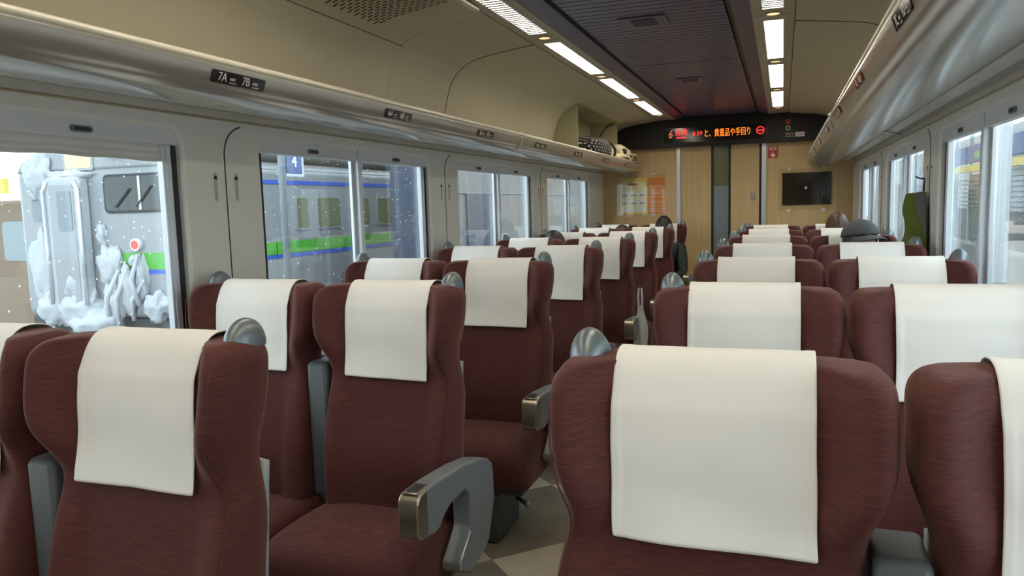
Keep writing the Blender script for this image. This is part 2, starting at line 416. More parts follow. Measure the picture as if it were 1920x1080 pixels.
# dark joint lines of the panels
for sx, ys in ((-1, (3.348, 4.048)), (1, (4.115,))):
    for y in ys:
        P_ = PROF if y != 3.348 else PROF[lid:]
        MB().tube([(sx*x, y, z) for x, z in P_], .0026, 6).build('panel_joint', 'groove', ceil)
MB().tube([(-PROF[lid][0], YB, PROF[lid][1]), (-PROF[lid][0], 3.348, PROF[lid][1])], .0026, 6).build('panel_joint', 'groove', ceil)
MB().tube([(-x, .283, z) for x, z in PROF[lid:]], .0026, 6).build('panel_joint', 'groove', ceil)
# long grilles slot on left upper panel
def grille():
    g = MB()
    zf = lambda x: next(a[1]+(b[1]-a[1])*(x-a[0])/(b[0]-a[0]) for a, b in zip(PROF, PROF[1:]) if a[0] <= x <= b[0])
    for r in range(26):
        y = 2.36+r*.0265
        for c in range(11):
            x = .705+c*.0335+(.017 if r % 2 else 0)
            if x+.026 > 1.07: continue
            z0, z1 = zf(x), zf(x+.025)
            g.add([(-x, y, z0-.0008), (-x-.025, y, z1-.0008), (-x-.025, y+.011, z1-.0008), (-x, y+.011, z0-.0008)], [(0, 1, 2, 3)])
    o = g.build('vent_slots', 'groove', ceil); tag(o, kind='stuff')
grille()
MB().box(-.675, -.645, 2.35, 3.2, 2.180, 2.192).build('pull_rail', 'rack_lip', ceil, bevel=.004)
# light bands, dark channels and slatted centre panels
for sx in (-1, 1):
    for ya, yb in ((YB, -.02), (-.015, 1.313), (1.318, 2.643), (2.648, 3.973), (3.978, 5.303), (5.308, 6.633), (6.638, YE)):
        # the strip is built around the lamp opening
        g = MB()
        for a, b in ((.474, .520), (.622, .668)):
            x0, x1 = sorted((sx*a, sx*b)); g.box(x0, x1, ya, yb, 2.200, 2.212)
        x0, x1 = sorted((sx*.52, sx*.622)); l0 = ya+.085 if ya > YB else yb-1.24; l1 = l0+1.095
        if ya == 6.638: l1 = l0+1.09
        g.box(x0, x1, ya, l0, 2.200, 2.212); g.box(x0, x1, l1, yb, 2.200, 2.212)
        g.build('light_band', 'band', ceil)
    x0, x1 = sorted((sx*.668, sx*.682)); MB().box(x0, x1, YB, YE, 2.203, 2.25).build('band_gap', 'groove', ceil)
    x0, x1 = sorted((sx*.380, sx*.474)); g = MB()
    g.add([(sx*.474, YB, 2.202), (sx*.474, YE, 2.202), (sx*.385, YE, 2.222), (sx*.385, YB, 2.222), (sx*.385, YE, 2.26), (sx*.385, YB, 2.26)], [(0, 1, 2, 3), (3, 2, 4, 5)])
    g.build('dark_channel', 'purple', ceil)
    x0, x1 = sorted((sx*.352, sx*.386)); MB().box(x0, x1, YB, YE, 2.245, 2.26).build('air_slot', 'black', ceil)
for y0, y1 in ((YB, -.3), (-.3, 2.42), (2.42, 5.15), (5.15, YE)):
    prof = []; y = y0+.006; n = int((y1-y0-.012)/.068); st = (y1-y0-.012)/n
    for k in range(n):
        prof += [(y, 2.236), (y+.006, 2.224), (y+st-.006, 2.224), (y+st, 2.236)]; y += st
    prof += [(y1-.006, 2.25), (y0+.006, 2.25)]
    g = MB(); m = len(prof)
    vs = [(-.356, p[0], p[1]) for p in prof]+[(.356, p[0], p[1]) for p in prof]
    g.add(vs, [(i, (i+1) % m, (i+1) % m+m, i+m) for i in range(m)])
    g.build('slat_panel', 'purple_panel', ceil)
def ceiling_vent(y, big):
    r = empty('ceiling_vent', (-.04, y, 2.2235)); tag(r, 'dark square air vent in the purple ceiling panel, %s' % ('the nearer one' if big else 'the farther one'), 'vent')
    w_ = .115 if big else .09
    MB().box(-w_, w_, -.11, .11, -.006, 0).build('plate', 'purple', r, bevel=.002)
    MB().box(-.06, .06, -.07, .07, -.0075, -.005).build('opening', 'black', r)
    for k in range(9): MB().box(-.06, .06, -.066+k*.016, -.060+k*.016, -.009, -.0065).build('blade', 'purple', r)
ceiling_vent(3.91, True); ceiling_vent(5.90, False)
# end wall
YEW = YE
def wall_panel(name, x0, x1, z0, z1, mn, y0=YEW, y1=YEW+.05): return MB().box(x0, x1, y0, y1, z0, z1).build(name, mn, None, bevel=.002)
we = struct(wall_panel('wall_end', -1.31, -.481, 0, 2.3, 'wood'))
o = MB().box(.457, 1.31, YEW, YEW+.05, 0, 2.3).build('wood_panel', 'wood', we, bevel=.002)
struct(wall_panel('wall_rear', -1.4, 1.4, 0, 2.4, 'wood', YB-.05, YB))
for n, (a, b) in enumerate(((-.481, -.435), (.409, .457))):
    struct(MB().box(a, b, YEW-.012, YEW+.05, 0, 1.93).build('trim_%d' % (n+3), 'alu', None, bevel=.003))
door = struct(empty('door_1', (0, YEW+.02, 0)))
MB().box(-.435, -.112, 0, .035, 0, 1.93).build('door_leaf', 'wood', door)
MB().box(.094, .385, 0, .035, 0, 1.93).build('door_leaf', 'wood', door)
MB().box(.385, .409, .01, .05, 0, 1.93).build('door_gap', 'black', door)
MB().box(-.112, -.088, -.002, .03, 0, 1.93).build('pane_gasket', 'black', door)
MB().box(.070, .094, -.002, .03, 0, 1.93).build('pane_gasket', 'black', door)
MB().box(-.088, .070, .012, .02, 1.478, 1.93).build('door_pane', 'oliveglass', door)
MB().box(-.088, .070, .010, .02, 0, 1.478).build('lower_plate', 'steel', door)
# header with the display
hd = struct(empty('trim_5', (0, YEW-.10, 1.905)))
prof = [(-1.235, 0)]+[(-x-.004, z-1.905+.004) for x, z in PROF[::-1] if z > 1.93]+[(-.672, .335), (.672, .335)]+[(x+.004, z-1.905+.004) for x, z in PROF if z > 1.93]+[(1.235, 0)]
MB().prism(prof, 'y', 0, .098).build('header_panel', 'header', hd)
for x in (-.645, .613): MB().box(x-.002, x+.002, -.0015, .01, .004, .325).build('joint', 'groove', hd)
def led(body, size, mn, x, z, sx=1., **kw):
    return text(body, size, mn, hd, basis((x, -.003, z-1.905), (1, 0, 0), (0, 0, 1)), sx=sx, **kw)
# the display is one unit set in the header
MB().box(-.60, .47, -.002, .02, .045, .20).build('display_window', 'blackgloss', hd)
led('6', .115, 'led_dim', -.529, 2.040, .8, shear=.15)
led('自由', .082, 'led_red', -.415, 2.057, .85)
MB().box(-.465, -.362, -.004, 0, 1.996-1.905, 2.010-1.905).build('display_underline', 'led_red', hd)
led('8 59', .062, 'led_red', -.243, 2.036, .95)
led('と、貴重品や手回り', .090, 'led_orange', .065, 2.030, .60)
def ring(m, x, z, r, t, name, y=-.004):
    MB().tube([(x+r*math.cos(a*PI/12), y, z-1.905+r*math.sin(a*PI/12)) for a in range(24)], t, 6, closed=True).build(name, m, hd, True)
ring('led_red', .396, 2.036, .036, .005, 'no_smoking_mark'); MB().box(.370, .422, -.005, -.002, .124, .136).build('no_smoking_mark', 'led_red', hd)
MB().box(.645, .690, -.003, 0, .175, .225).build('call_button_sticker', 'red', hd); ring('white', .667, 2.041, .019, .005, 'call_button')
MB().box(.738, .827, -.003, 0, .045, .090).build('notice_sticker', 'paperwhite', hd)
for k in range(3): MB().box(.642, .725, -.002, 0, .048+k*.016, .053+k*.016).build('notice_line', 'channel', hd)
for k in range(2): MB().box(.748, .817, -.0036, 0, .055+k*.014, .060+k*.014).build('notice_line', 'red', hd)
# ================================================================== CEILING LIGHTS
def ceiling_light(sx, y0, n, ln):
    r = empty('ceiling_light', (sx*.571, y0+.545, 2.20)); h = .545
    tag(r, '%s ceiling light panel, %s in the %s row' % (('louvred' if n == 0 else 'bright rectangular'), ['nearest in view', 'second in view', 'third in view', 'farthest one'][n], 'left' if sx < 0 else 'right'), 'ceiling light', 'ceiling light panels')
    MB().box(-.046, .046, -h+.008, h-.008, .014, .018).build('diffuser', 'lamp', r)
    g = MB()
    for a in (-1, 1):
        g.box(a*.0485-.0025, a*.0485+.0025, -h, h, -.002, .02); g.box(-.051, .051, a*(h-.0025)-.0025, a*(h-.0025)+.0025, -.002, .02)
    g.build('frame', 'white_metal', r)
    if n in (0, 1):
        g = MB(); hwid = .0105 if n == 0 else .004
        for k in range(30): y = -h+.03+k*(2*h-.06)/29; g.box(-.046, .046, y-hwid, y+hwid, -.001, .006)
        g.build('louvre', 'white_metal', r)
    return r
def spot(sx, y, n):
    r = empty('round_downlight', (sx*.571, y, 2.2)); tag(r, 'small round orange downlight in the %s light row, %s' % ('left' if sx < 0 else 'right', ['nearest in view', 'second from the camera', 'third from the camera', 'farthest by the end wall'][n]), 'downlight', 'round downlights')
    MB().disc((0, 0, -.0015), .030, 24, 'z', d=.001).build('lens', 'spot', r)
    MB().tube([(.033*math.cos(a*PI/12), .033*math.sin(a*PI/12), -.001) for a in range(24)], .004, 6, closed=True).build('rim', 'champagne', r, True)
for sx in (-1, 1):
    for k, y0 in enumerate((2.733, 4.063, 5.393, 6.723)): ceiling_light(sx, y0, k, 4)
    for k, y in enumerate((3.93, 5.265, 6.595, 7.90)): spot(sx, y, k)
    for y0 in (-2.9+.3, -1.257+.0, .07, 1.403):   # behind and above the camera
        MB().box(sx*.571-.046, sx*.571+.046, y0+.008, y0+1.08, 2.214, 2.218).build('lamp_diffuser', 'lamp', ceil)
# ================================================================== LUGGAGE RACKS
RP = [(.853, 1.742), (.849, 1.732), (.851, 1.722), (.8655, 1.683), (.880, 1.667), (.905, 1.653), (.94, 1.645), (.98, 1.642), (1.02, 1.644), (1.07, 1.652), (1.125, 1.668), (1.175, 1.688)]
def rack(sx, name, ln):
    r = empty('luggage_rack', (sx*1.3, 0, 1.7)); ox = sx*1.3
    tag(r, 'long silver luggage rack along the %s wall above the windows' % ln, 'luggage rack')
    yend = 8.44; RS = 4.33
    for n, (ya, yb) in enumerate(((YB+.05, RS), (RS+.004, yend))):
        low = [(sx*x-ox, z-1.7) for x, z in RP]; top = [(sx*1.175-ox, 1.712-1.7), (sx*.95-ox, 1.716-1.7), (sx*.875-ox, 1.728-1.7), (sx*.862-ox, 1.744-1.7)]
        poly = low+top; m = len(poly); g = MB()
        vs = [(p[0], ya, p[1]) for p in poly]+[(p[0], yb, p[1]) for p in poly]
        g.add(vs, [(i, (i+1) % m, (i+1) % m+m, i+m) for i in range(m)]+[tuple(range(m)), tuple(range(m, 2*m))])
        so = g.build('shelf', 'rack', r, True)
        try: so.data.set_sharp_from_angle(angle=math.radians(35))
        except Exception: pass
        MB().tube([(sx*.858-ox, ya, .044), (sx*.858-ox, yb, .044)], .0115, 10).build('front_lip', 'rack_lip', r, True)
    a, b = sorted((sx*1.175-ox, sx*1.245-ox)); MB().box(a, b, YB+.05, yend, -.016, .012).build('wall_channel', 'channel', r, bevel=.004)
    a, b = sorted((sx*1.245-ox, sx*1.299-ox)); MB().box(a, b, YB+.05, yend, -.006, .010).build('rear_shelf', 'rack', r, bevel=.002)
    # stay and joint ring
    pts = [(sx*(.852)-ox, RS, .044), (sx*.846-ox, RS, .015), (sx*.862-ox, RS, -.028), (sx*.90-ox, RS, -.043), (sx*1.0-ox, RS+.05, -.048), (sx*1.15-ox, RS+.4, -.024), (sx*1.298-ox, RS+.8, -.02)]
    MB().tube(pts, .0045, 8).build('joint_rail', 'alu', r, True)
    MB().ball((sx*.852-ox, RS, .046), (.012, .012, .012), 12, 8).build('joint_cap', 'white', r, True)
    # thin rods modelled along the bright reflections of the stays under the shelf
    for y in ((2.28, 4.2, 6.12, 8.04) if sx < 0 else ()):
        MB().tube([(sx*.90-ox, y-.55, -.0375), (sx*.95-ox, y-.42, -.0455), (sx*1.05-ox, y-.2, -.040), (sx*1.17-ox, y, -.014)], .0035, 6).build('stay_glint', 'alu', r, True)
    for i in range(-1, 8):
        y = 1.835+.965*(i-1); num = 8-i
        if num < 1 or y > yend-.2: continue
        # number plate curved to the nose
        p0 = Vector((sx*.851, y, 1.722)); p1 = Vector((sx*.8655, y, 1.683)); nrm = Vector((-sx*.039, 0, -.0145)).normalized()
        g = MB(); ctr = (p0+p1)/2; up = (p0-p1).normalized(); ex = Vector((0, 1 if sx < 0 else -1, 0))
        M = basis(ctr+nrm*.0035-Vector((ox, 0, 1.7)), ex, up)
        if M.to_3x3().col[2].dot(nrm) < 0: M = basis(ctr+nrm*.0035-Vector((ox, 0, 1.7)), -ex, up)
        po = MB().prism(rrect(-.113, .113, -.0175, .0175, .006, 4), 'z', -.004, 0).build('seat_number_plate', 'blackgloss', r); po.matrix_local = M
        A, B = ('A', 'B') if sx < 0 else ('D', 'C')
        for tx, s_ in ((-.070, '%d%s' % (num, A if sx < 0 else B)), (.028, '%d%s' % (num, B if sx < 0 else A))):
            text(s_, .034, 'white', po, basis((tx, 0, .0002), (1, 0, 0), (0, 1, 0)), extrude=.0003, sx=.92)
            g = MB()
            for dz, h_, l_ in ((-.001, .0075, .022), (-.0115, .0035, .030)): g.box(tx+.030, tx+.030+l_, dz-h_/2, dz+h_/2, 0, .0005)
            g.build('small_print', 'channel', po)
    return r
rl = rack(-1, 'l', 'left'); rr_ = rack(1, 'r', 'right')
# ================================================================== SEATS
def lean(z): return -(1.09-z)*.115
def hw(z):
    h = .2445
    h -= .026*math.exp(-((z-.865)/.075)**2)
    if z < .70: h -= .004
    R = .042; zt = 1.088
    if z > zt-R: h += -R+math.sqrt(max(0, R*R-(z-(zt-R))**2))
    return h
def hwi(z):
    h = .2530-.0375*(1-ss(.84, .97, z)); R = .042; zt = 1.088
    if z > zt-R: h += -R+math.sqrt(max(0, R*R-(z-(zt-R))**2))
    return h
def yfront(u, z):
    a = abs(u)
    wing = .066*ss(.80, .93, z)*ss(.60, .90, a)
    bol = .030*(1-ss(.70, .84, z))*ss(.55, .90, a)
    pil = .012*math.exp(-((z-.97)/.09)**2)*(1-a*a*.5)
    lum = .030*math.exp(-((z-.55)/.12)**2)*(1-.3*a*a)
    y = -.060-wing-bol-pil-lum+lean(z)
    if z > 1.045: y += .030*((z-1.045)/.043)**2
    return y
def yback(z): return .058+lean(z)*.95-(.02*((z-1.045)/.043)**2 if z > 1.045 else 0)
def backrest_mesh(inner):
    NF, NB = 25, 9; zs = [.36, .40, .44, .50, .56, .62, .68, .73, .77, .80, .83, .86, .89, .92, .95, .98, 1.01, 1.035, 1.055, 1.07, 1.08, 1.0865]
    rings = []
    for z in zs:
        H_ = {inner: hwi(z), -inner: hw(z)}; ring = []
        for i in range(NF):
            u = -1+2*i/(NF-1); uu = math.copysign(abs(u)**.85, u) if u else 0
            e = max(0, (abs(uu)-.91)/.09); y = yfront(uu, z)+.015*(1-math.sqrt(max(0, 1-e*e)))
            sd = 1 if u > 0 else -1; ring.append((H_[sd]*uu*((.950 if sd == inner else .940)+(.010 if abs(u) == 1 else 0)), y, z))
        yb = yback(z)
        for i in range(NB):
            u = 1-2*i/(NB-1); e = max(0, (abs(u)-.75)/.25)
            ring.append((H_[1 if u > 0 else -1]*u, yb-.024*e*e, z))
        rings.append(ring)
    g = MB(); n = NF+NB
    vs = [p for r in rings for p in r]
    fs = [(j*n+i, j*n+(i+1) % n, (j+1)*n+(i+1) % n, (j+1)*n+i) for j in range(len(rings)-1) for i in range(n)]
    t = (len(rings)-1)*n
    # closed top: bridge front to back
    top = rings[-1]; cz = 1.088
    fs.append(tuple(range(n))[::-1])
    c = len(vs); 
    mid = []
    for i in range(NF):
        vs.append((top[i][0]*.985, (top[i][1]+yback(1.0865))/2, cz)); mid.append(c+i)
    for i in range(NF-1): fs.append((t+i, t+i+1, mid[i+1], mid[i]))
    # back half
    bidx = list(range(t+NF, t+n))[::-1]     # left to right
    for i in range(NF-1):
        a = bidx[round(i*(NB-1)/(NF-1))]; b = bidx[round((i+1)*(NB-1)/(NF-1))]
        fs.append((mid[i], mid[i+1], b, a) if a != b else (mid[i], mid[i+1], a))
    fs.append((t, mid[0], bidx[0])); fs.append((t+NF-1, bidx[-1], mid[-1]))
    g.add(vs, fs); return g.mesh('backrest', 'fabric', True)
def cover_mesh(seed, L0=.276):
    rnd = random.Random(seed); L = L0+rnd.uniform(-.012, .012); tilt = rnd.uniform(-.004, .004); ph = rnd.uniform(0, 9)
    path = [(.066, .96), (.064, 1.02), (.060, 1.055), (.046, 1.083), (.02, 1.0945), (-.01, 1.0965), (-.03, 1.094), (-.048, 1.083), (-.064, 1.062), (-.076, 1.035)]
    us = [0, .02, .045, .052, .12, .22, .32, .42, .5, .58, .68, .78, .88, .948, .955, .98, 1]
    nd = 16; rows = []
    def col(u):
        x = -.1415+.283*u; pts = []
        for y, z in path: pts.append([x, y, z])
        for k in range(1, nd+1):
            t = k/nd; zz = 1.035-t*(L-.055+tilt*(u-.5)*2)
            if k == nd-1: zz = 1.035-(.955)*(L-.055+tilt*(u-.5)*2)
            y = yfront((x)/hw(zz), zz)-.0045
            y = min(y, -.076-.0+lean(zz)*.75)
            wv = .006*t*t*math.sin(u*5.2+ph)+.0035*t*noise.noise((u*3+seed, t*2.5, 0))+.004*ss(.6, 1, t)*(1-u if seed % 2 else u)
            pts.append([x+.004*t*math.sin(ph*2+t*2)+.004*t*noise.noise((seed, t*3, 5)), y-abs(wv)-.001, zz])
        return pts
    cols = [col(u) for u in us]; n = len(cols[0])
    g = MB(); vs = []
    for j in range(n):
        for i, u in enumerate(us):
            p = cols[i][j]; hem = (min(u, 1-u) < .046) or j >= n-2
            vs.append((p[0], p[1]-(.0022 if hem and j > 9 else 0), p[2]+(.0010 if hem and j <= 9 else 0)+(.0012*noise.noise((u*7, j*.4, seed)))))
    m = len(us)
    g.add(vs, [(j*m+i, j*m+i+1, (j+1)*m+i+1, (j+1)*m+i) for j in range(n-1) for i in range(m-1)])
    return g.mesh('headrest_cover', 'cover', True)
def knob_mesh():
    g = MB()
    def fn(p):
        z = p.z
        return Vector((p.x*(1-.06*abs(p.y)/.05), p.y, z if z > 0 else z*.22))
    g.ball((0, 0, 0), (.0335, .050, .054), 28, 18, 0, fn)
    return g.mesh('grab_handle', 'knob', True)
ARM = [(.005, .41), (.005, .50), (-.005, .53), (-.035, .553), (-.11, .577), (-.23, .597), (-.40, .611), (-.46, .612), (-.46, .487), (-.415, .475), (-.385, .482), (-.355, .503), (-.315, .516), (-.22, .520), (-.195, .508), (-.187, .490), (-.187, .40), (-.205, .38), (-.275, .325), (-.275, .30), (-.20, .262), (-.085, .278), (-.045, .30)]
CAP = [(-.455, .612), (-.49, .610), (-.506, .600), (-.511, .585), (-.511, .512), (-.505, .498), (-.492, .490), (-.455, .486)]
bms_ = {1: backrest_mesh(-1), -1: backrest_mesh(1)}; km = knob_mesh(); covers = [cover_mesh(s) for s in range(1, 7)]
def seat_proto(aisle):
    r = empty('double_seat', (0, 0, 0))
    for k, sx in enumerate((-1, 1)):
        b = link('backrest', bms_[sx], r, loc=(sx*.25, 0, 0)); smooth(b)
        c = link('headrest_cover', covers[k], b, loc=(0, 0, 0)); smooth(c); sol = c.modifiers.new('th', 'SOLIDIFY'); sol.thickness = .0022; sol.offset = 1
        h = link('grab_handle', km, b, loc=(sx*.190, -.002, 1.071)); h.rotation_euler = (.10, sx*.10, 0)
        MB().disc((sx*.190+sx*.0, -.0405, 1.086), .0028, 10, 'y', d=.006).build('handle_screw', 'button_black', b)
        # rear shell
        g = MB()
        def fs(u, v):
            z = .36+v*.48; x = (u-.5)*2*(hwi(z)-.010); return (x, yback(z)+.002-.014*abs(2*u-1)**6, z)
        g.grid(fs, 13, 12); so = g.build('back_shell', 'shell_grey', b, True); q = so.modifiers.new('th', 'SOLIDIFY'); q.thickness = .016; q.offset = 0
        # piping along both edges of the front
        for q_ in (sx,):
            zz_ = [.40+k*.0215 for k in range(31)]
            MB().tube([(q_*(hw(z) if q_ == sx else hwi(z))*.905, yfront(.955, z)-.0005, z) for z in zz_], .0016, 6).build('piping', 'fabric', b, True)
        # cushion
        g = MB()
        def fc(u, v):      # closed section around x-axis, swept across
            x = (v-.5)*2; e = ss(.80, 1, abs(x)); hh = .243*(x if abs(x) < .9 else math.copysign(.9+.1*math.sin((abs(x)-.9)/.1*PI/2), x))
            P = [(-.03, .395), (-.12, .407), (-.22, .414), (-.32, .417), (-.40, .412), (-.445, .397), (-.470, .368), (-.478, .32), (-.470, .27), (-.455, .235), (-.43, .222), (-.30, .222), (-.15, .228), (-.03, .24)]
            t = u*len(P); i = int(t) % len(P); p = P[i]
            y = p[0]; z = p[1]
            if z > .35: z -= .022*e+.006*(abs(x)**2)
            if y < -.44: y += .012*e
            return (hh, y, z)
        g.grid(fc, 14, 21, 0, True); nn = 14
        vs = g.v; g.f.append(tuple(range(nn))); g.m.append(0); g.f.append(tuple(20*nn+i for i in range(nn))[::-1]); g.m.append(0)
        cu = g.build('cushion', 'fabric', r, True, loc=(sx*.25, 0, 0)); smooth(cu)
        # armrests at both ends
        ha = .0285 if sx == aisle else .014; xa = sx*(.528 if sx == aisle else .505)
        a = MB().prism(ARM, 'x', -ha, ha).build('armrest', 'arm_grey', r, bevel=.007, seg=3, loc=(xa, 0, 0))
        MB().prism(CAP, 'x', -ha-.001, ha+.001).build('end_cap', 'champagne', a, bevel=.006, seg=3)
        MB().box(-ha*.74, ha*.74, -.498, -.425, .608, .6135).build('recline_plate', 'champagne', a, bevel=.002)
        MB().box(-ha*.53, ha*.53, -.488, -.437, .612, .6152).build('recline_button', 'button_black', a, bevel=.002)
        MB().tube([(sx*ha, -.195, .388), (sx*ha, -.268, .330), (sx*ha, -.270, .305)], .0035, 6).build('edge_highlight', 'alu', a, True)  # bright tube modelled in place of the highlight along the panel edge
    MB().prism([(-.105, .40), (-.105, .830), (-.097, .842), (.0, .842), (.012, .832), (.01, .55), (-.02, .40)], 'x', -.036, .036).build('center_armrest', 'arm_dark', r, bevel=.012, seg=3)
    MB().box(-.36, .36, -.44, -.17, 0, .20).build('pedestal', 'pedestal', r, bevel=.012)
    MB().box(-.46, .46, -.42, -.03, .195, .235).build('underframe', 'pedestal', r, bevel=.008)
    for sx in (-1, 1):
        p = MB(); p.tube([(sx*.40, -.30, .20), (sx*.41, -.33, .155), (sx*.455, -.35, .14)], .010, 8).build('foot_pedal', 'rubber', r, True)
        MB().ball((sx*.462, -.352, .142), (.014, .02, .018), 12, 8).build('pedal_cap', 'steel', r, True)
    return r
COV = covers; SHORT = cover_mesh(12, .262)
ORD = ['nearest the camera', 'second from the camera', 'third from the camera', 'fourth from the camera', 'fifth from the camera', 'sixth from the camera', 'seventh from the camera', 'last before the end wall']
rs = random.Random(3)
for sx, rows, side in ((-1, 8, 'left'), (1, 7, 'right')):
    seat = seat_proto(-sx)
    for i in range(rows):
        o = seat if i == 0 else copy_tree(seat)
        o.location = (sx*.7775, ky(i), 0)
        pos = ORD[i] if i < rows-1 else 'last before the end wall'
        tag(o, 'maroon double seat with white headrest covers, %s side of aisle, %s' % (side, pos), 'train seat', 'maroon double seats')
        for b in o.children:
            if b.name.startswith('backrest'):
                for c in b.children:
                    if c.name.startswith('headrest_cover'): c.data = SHORT if (sx > 0 and i == 0 and b.location.x < 0) else rs.choice(COV)
# ================================================================== END WALL THINGS
def on_end(name, x0, x1, z0, z1, mn, parent=None, d=.004, y=YEW):
    return MB().box(x0, x1, y-d, y, z0, z1).build(name, mn, parent)
pr = empty('poster_holder', (-.868, YEW-.001, 1.19)); tag(pr, 'clear holder with a yellow and orange fare poster on the left of the end wall', 'poster')
def onp(name, x0, x1, z0, z1, mn, d0, d1, root=pr): return MB().box(x0, x1, -d1, -d0, z0, z1).build(name, mn, root)
onp('yellow_sheet', -.245, .065, 0, .405, 'paleyellow', .001, .003); onp('orange_sheet', .068, .26, 0, .405, 'orange', .001, .003)
onp('sheet_border', -.245, -.235, 0, .405, 'yellow', .003, .004); onp('sheet_border', .055, .065, 0, .405, 'yellow', .003, .004); onp('sheet_border', -.235, .055, .355, .405, 'yellow', .003, .004); onp('sheet_border', -.235, .055, 0, .02, 'yellow', .003, .004)
onp('banner', -.15, -.04, .325, .345, 'red', .004, .005)
for cx in (-.185, -.085, .01):
    for cz in (.22, .13): onp('picture_box', cx-.042, cx+.042, cz-.035, cz+.035, 'paperwhite', .003, .005); onp('picture_box', cx-.03, cx+.03, cz-.02, cz+.005, 'channel', .005, .006)
onp('picture_box', -.20, .04, .03, .08, 'paperwhite', .003, .005)
text('トク！', .055, 'orange', pr, basis((-.085, -.0055, .292), (1, 0, 0), (0, 0, 1)), bold=.001); text('お得なきっぷ', .018, 'paperwhite', pr, basis((-.095, -.0056, .335), (1, 0, 0), (0, 0, 1)))
for z, s_ in ((.30, '¥14,840'), (.23, '¥18,850'), (.13, '¥15,270')):
    text(s_, .042, 'paperwhite', pr, basis((.165, -.0042, z), (1, 0, 0), (0, 0, 1)))
for z in (.265, .19, .095, .06, .035): onp('print_line', .085, .245, z-.003, z+.003, 'paleyellow', .003, .0042)
onp('clear_plate', -.275, .27, -.015, .445, 'acrylic', .009, .012)
for x in (-.17, .14): onp('clip', x-.014, x+.014, -.028, -.006, 'white_metal', 0, .014); onp('clip', x-.014, x+.014, .43, .45, 'white_metal', 0, .014)
tv = empty('black_poster_frame', (.853, YEW-.001, 1.19)); tag(tv, 'clear wall holder with a black sheet bearing a white dot, right of the door', 'poster')
onp('black_sheet', -.236, .240, .057, .394, 'blackgloss', .002, .005, tv); onp('clear_plate', -.278, .277, 0, .44, 'acrylic', .009, .012, tv)
MB().disc((-.004, -.0055, .236), .013, 20, 'y', d=.001).build('white_dot', 'white', tv)
for x in (-.17, .17): onp('clip', x-.016, x+.016, -.012, .018, 'white_metal', 0, .014, tv); onp('clip', x-.016, x+.016, .425, .447, 'white_metal', 0, .014, tv)
so = empty('sos_sign', (.522, YEW-.001, 1.748)); tag(so, 'small red square SOS sign beside the door post', 'sign')
onp('sign_plate', -.05, .05, 0, .12, 'red', .001, .004, so); text('SOS', .042, 'white', so, basis((0, -.0048, .094), (1, 0, 0), (0, 0, 1)), bold=.001)
g = MB(); g.box(-.016, .02, -.0055, -.004, .012, .04); g.box(-.006, .003, -.0055, -.004, .04, .068); g.box(-.022, -.014, -.0055, -.004, .03, .044); g.build('hand_mark', 'white', so)
st = empty('door_sticker', (.325, YEW+.019, 1.30)); tag(st, 'pale line-drawn sticker with a round mark on the wooden door', 'sticker')
onp('sheet', -.035, .035, 0, .10, 'band', .0005, .0015, st); MB().tube([(.022*math.cos(a*PI/10), -.002, .06+.022*math.sin(a*PI/10)) for a in range(20)], .003, 5, closed=True).build('round_mark', 'brown', st)
onp('print_line', -.028, .028, .012, .018, 'brown', .001, .002, st); onp('print_line', -.028, .028, .024, .028, 'brown', .001, .002, st)
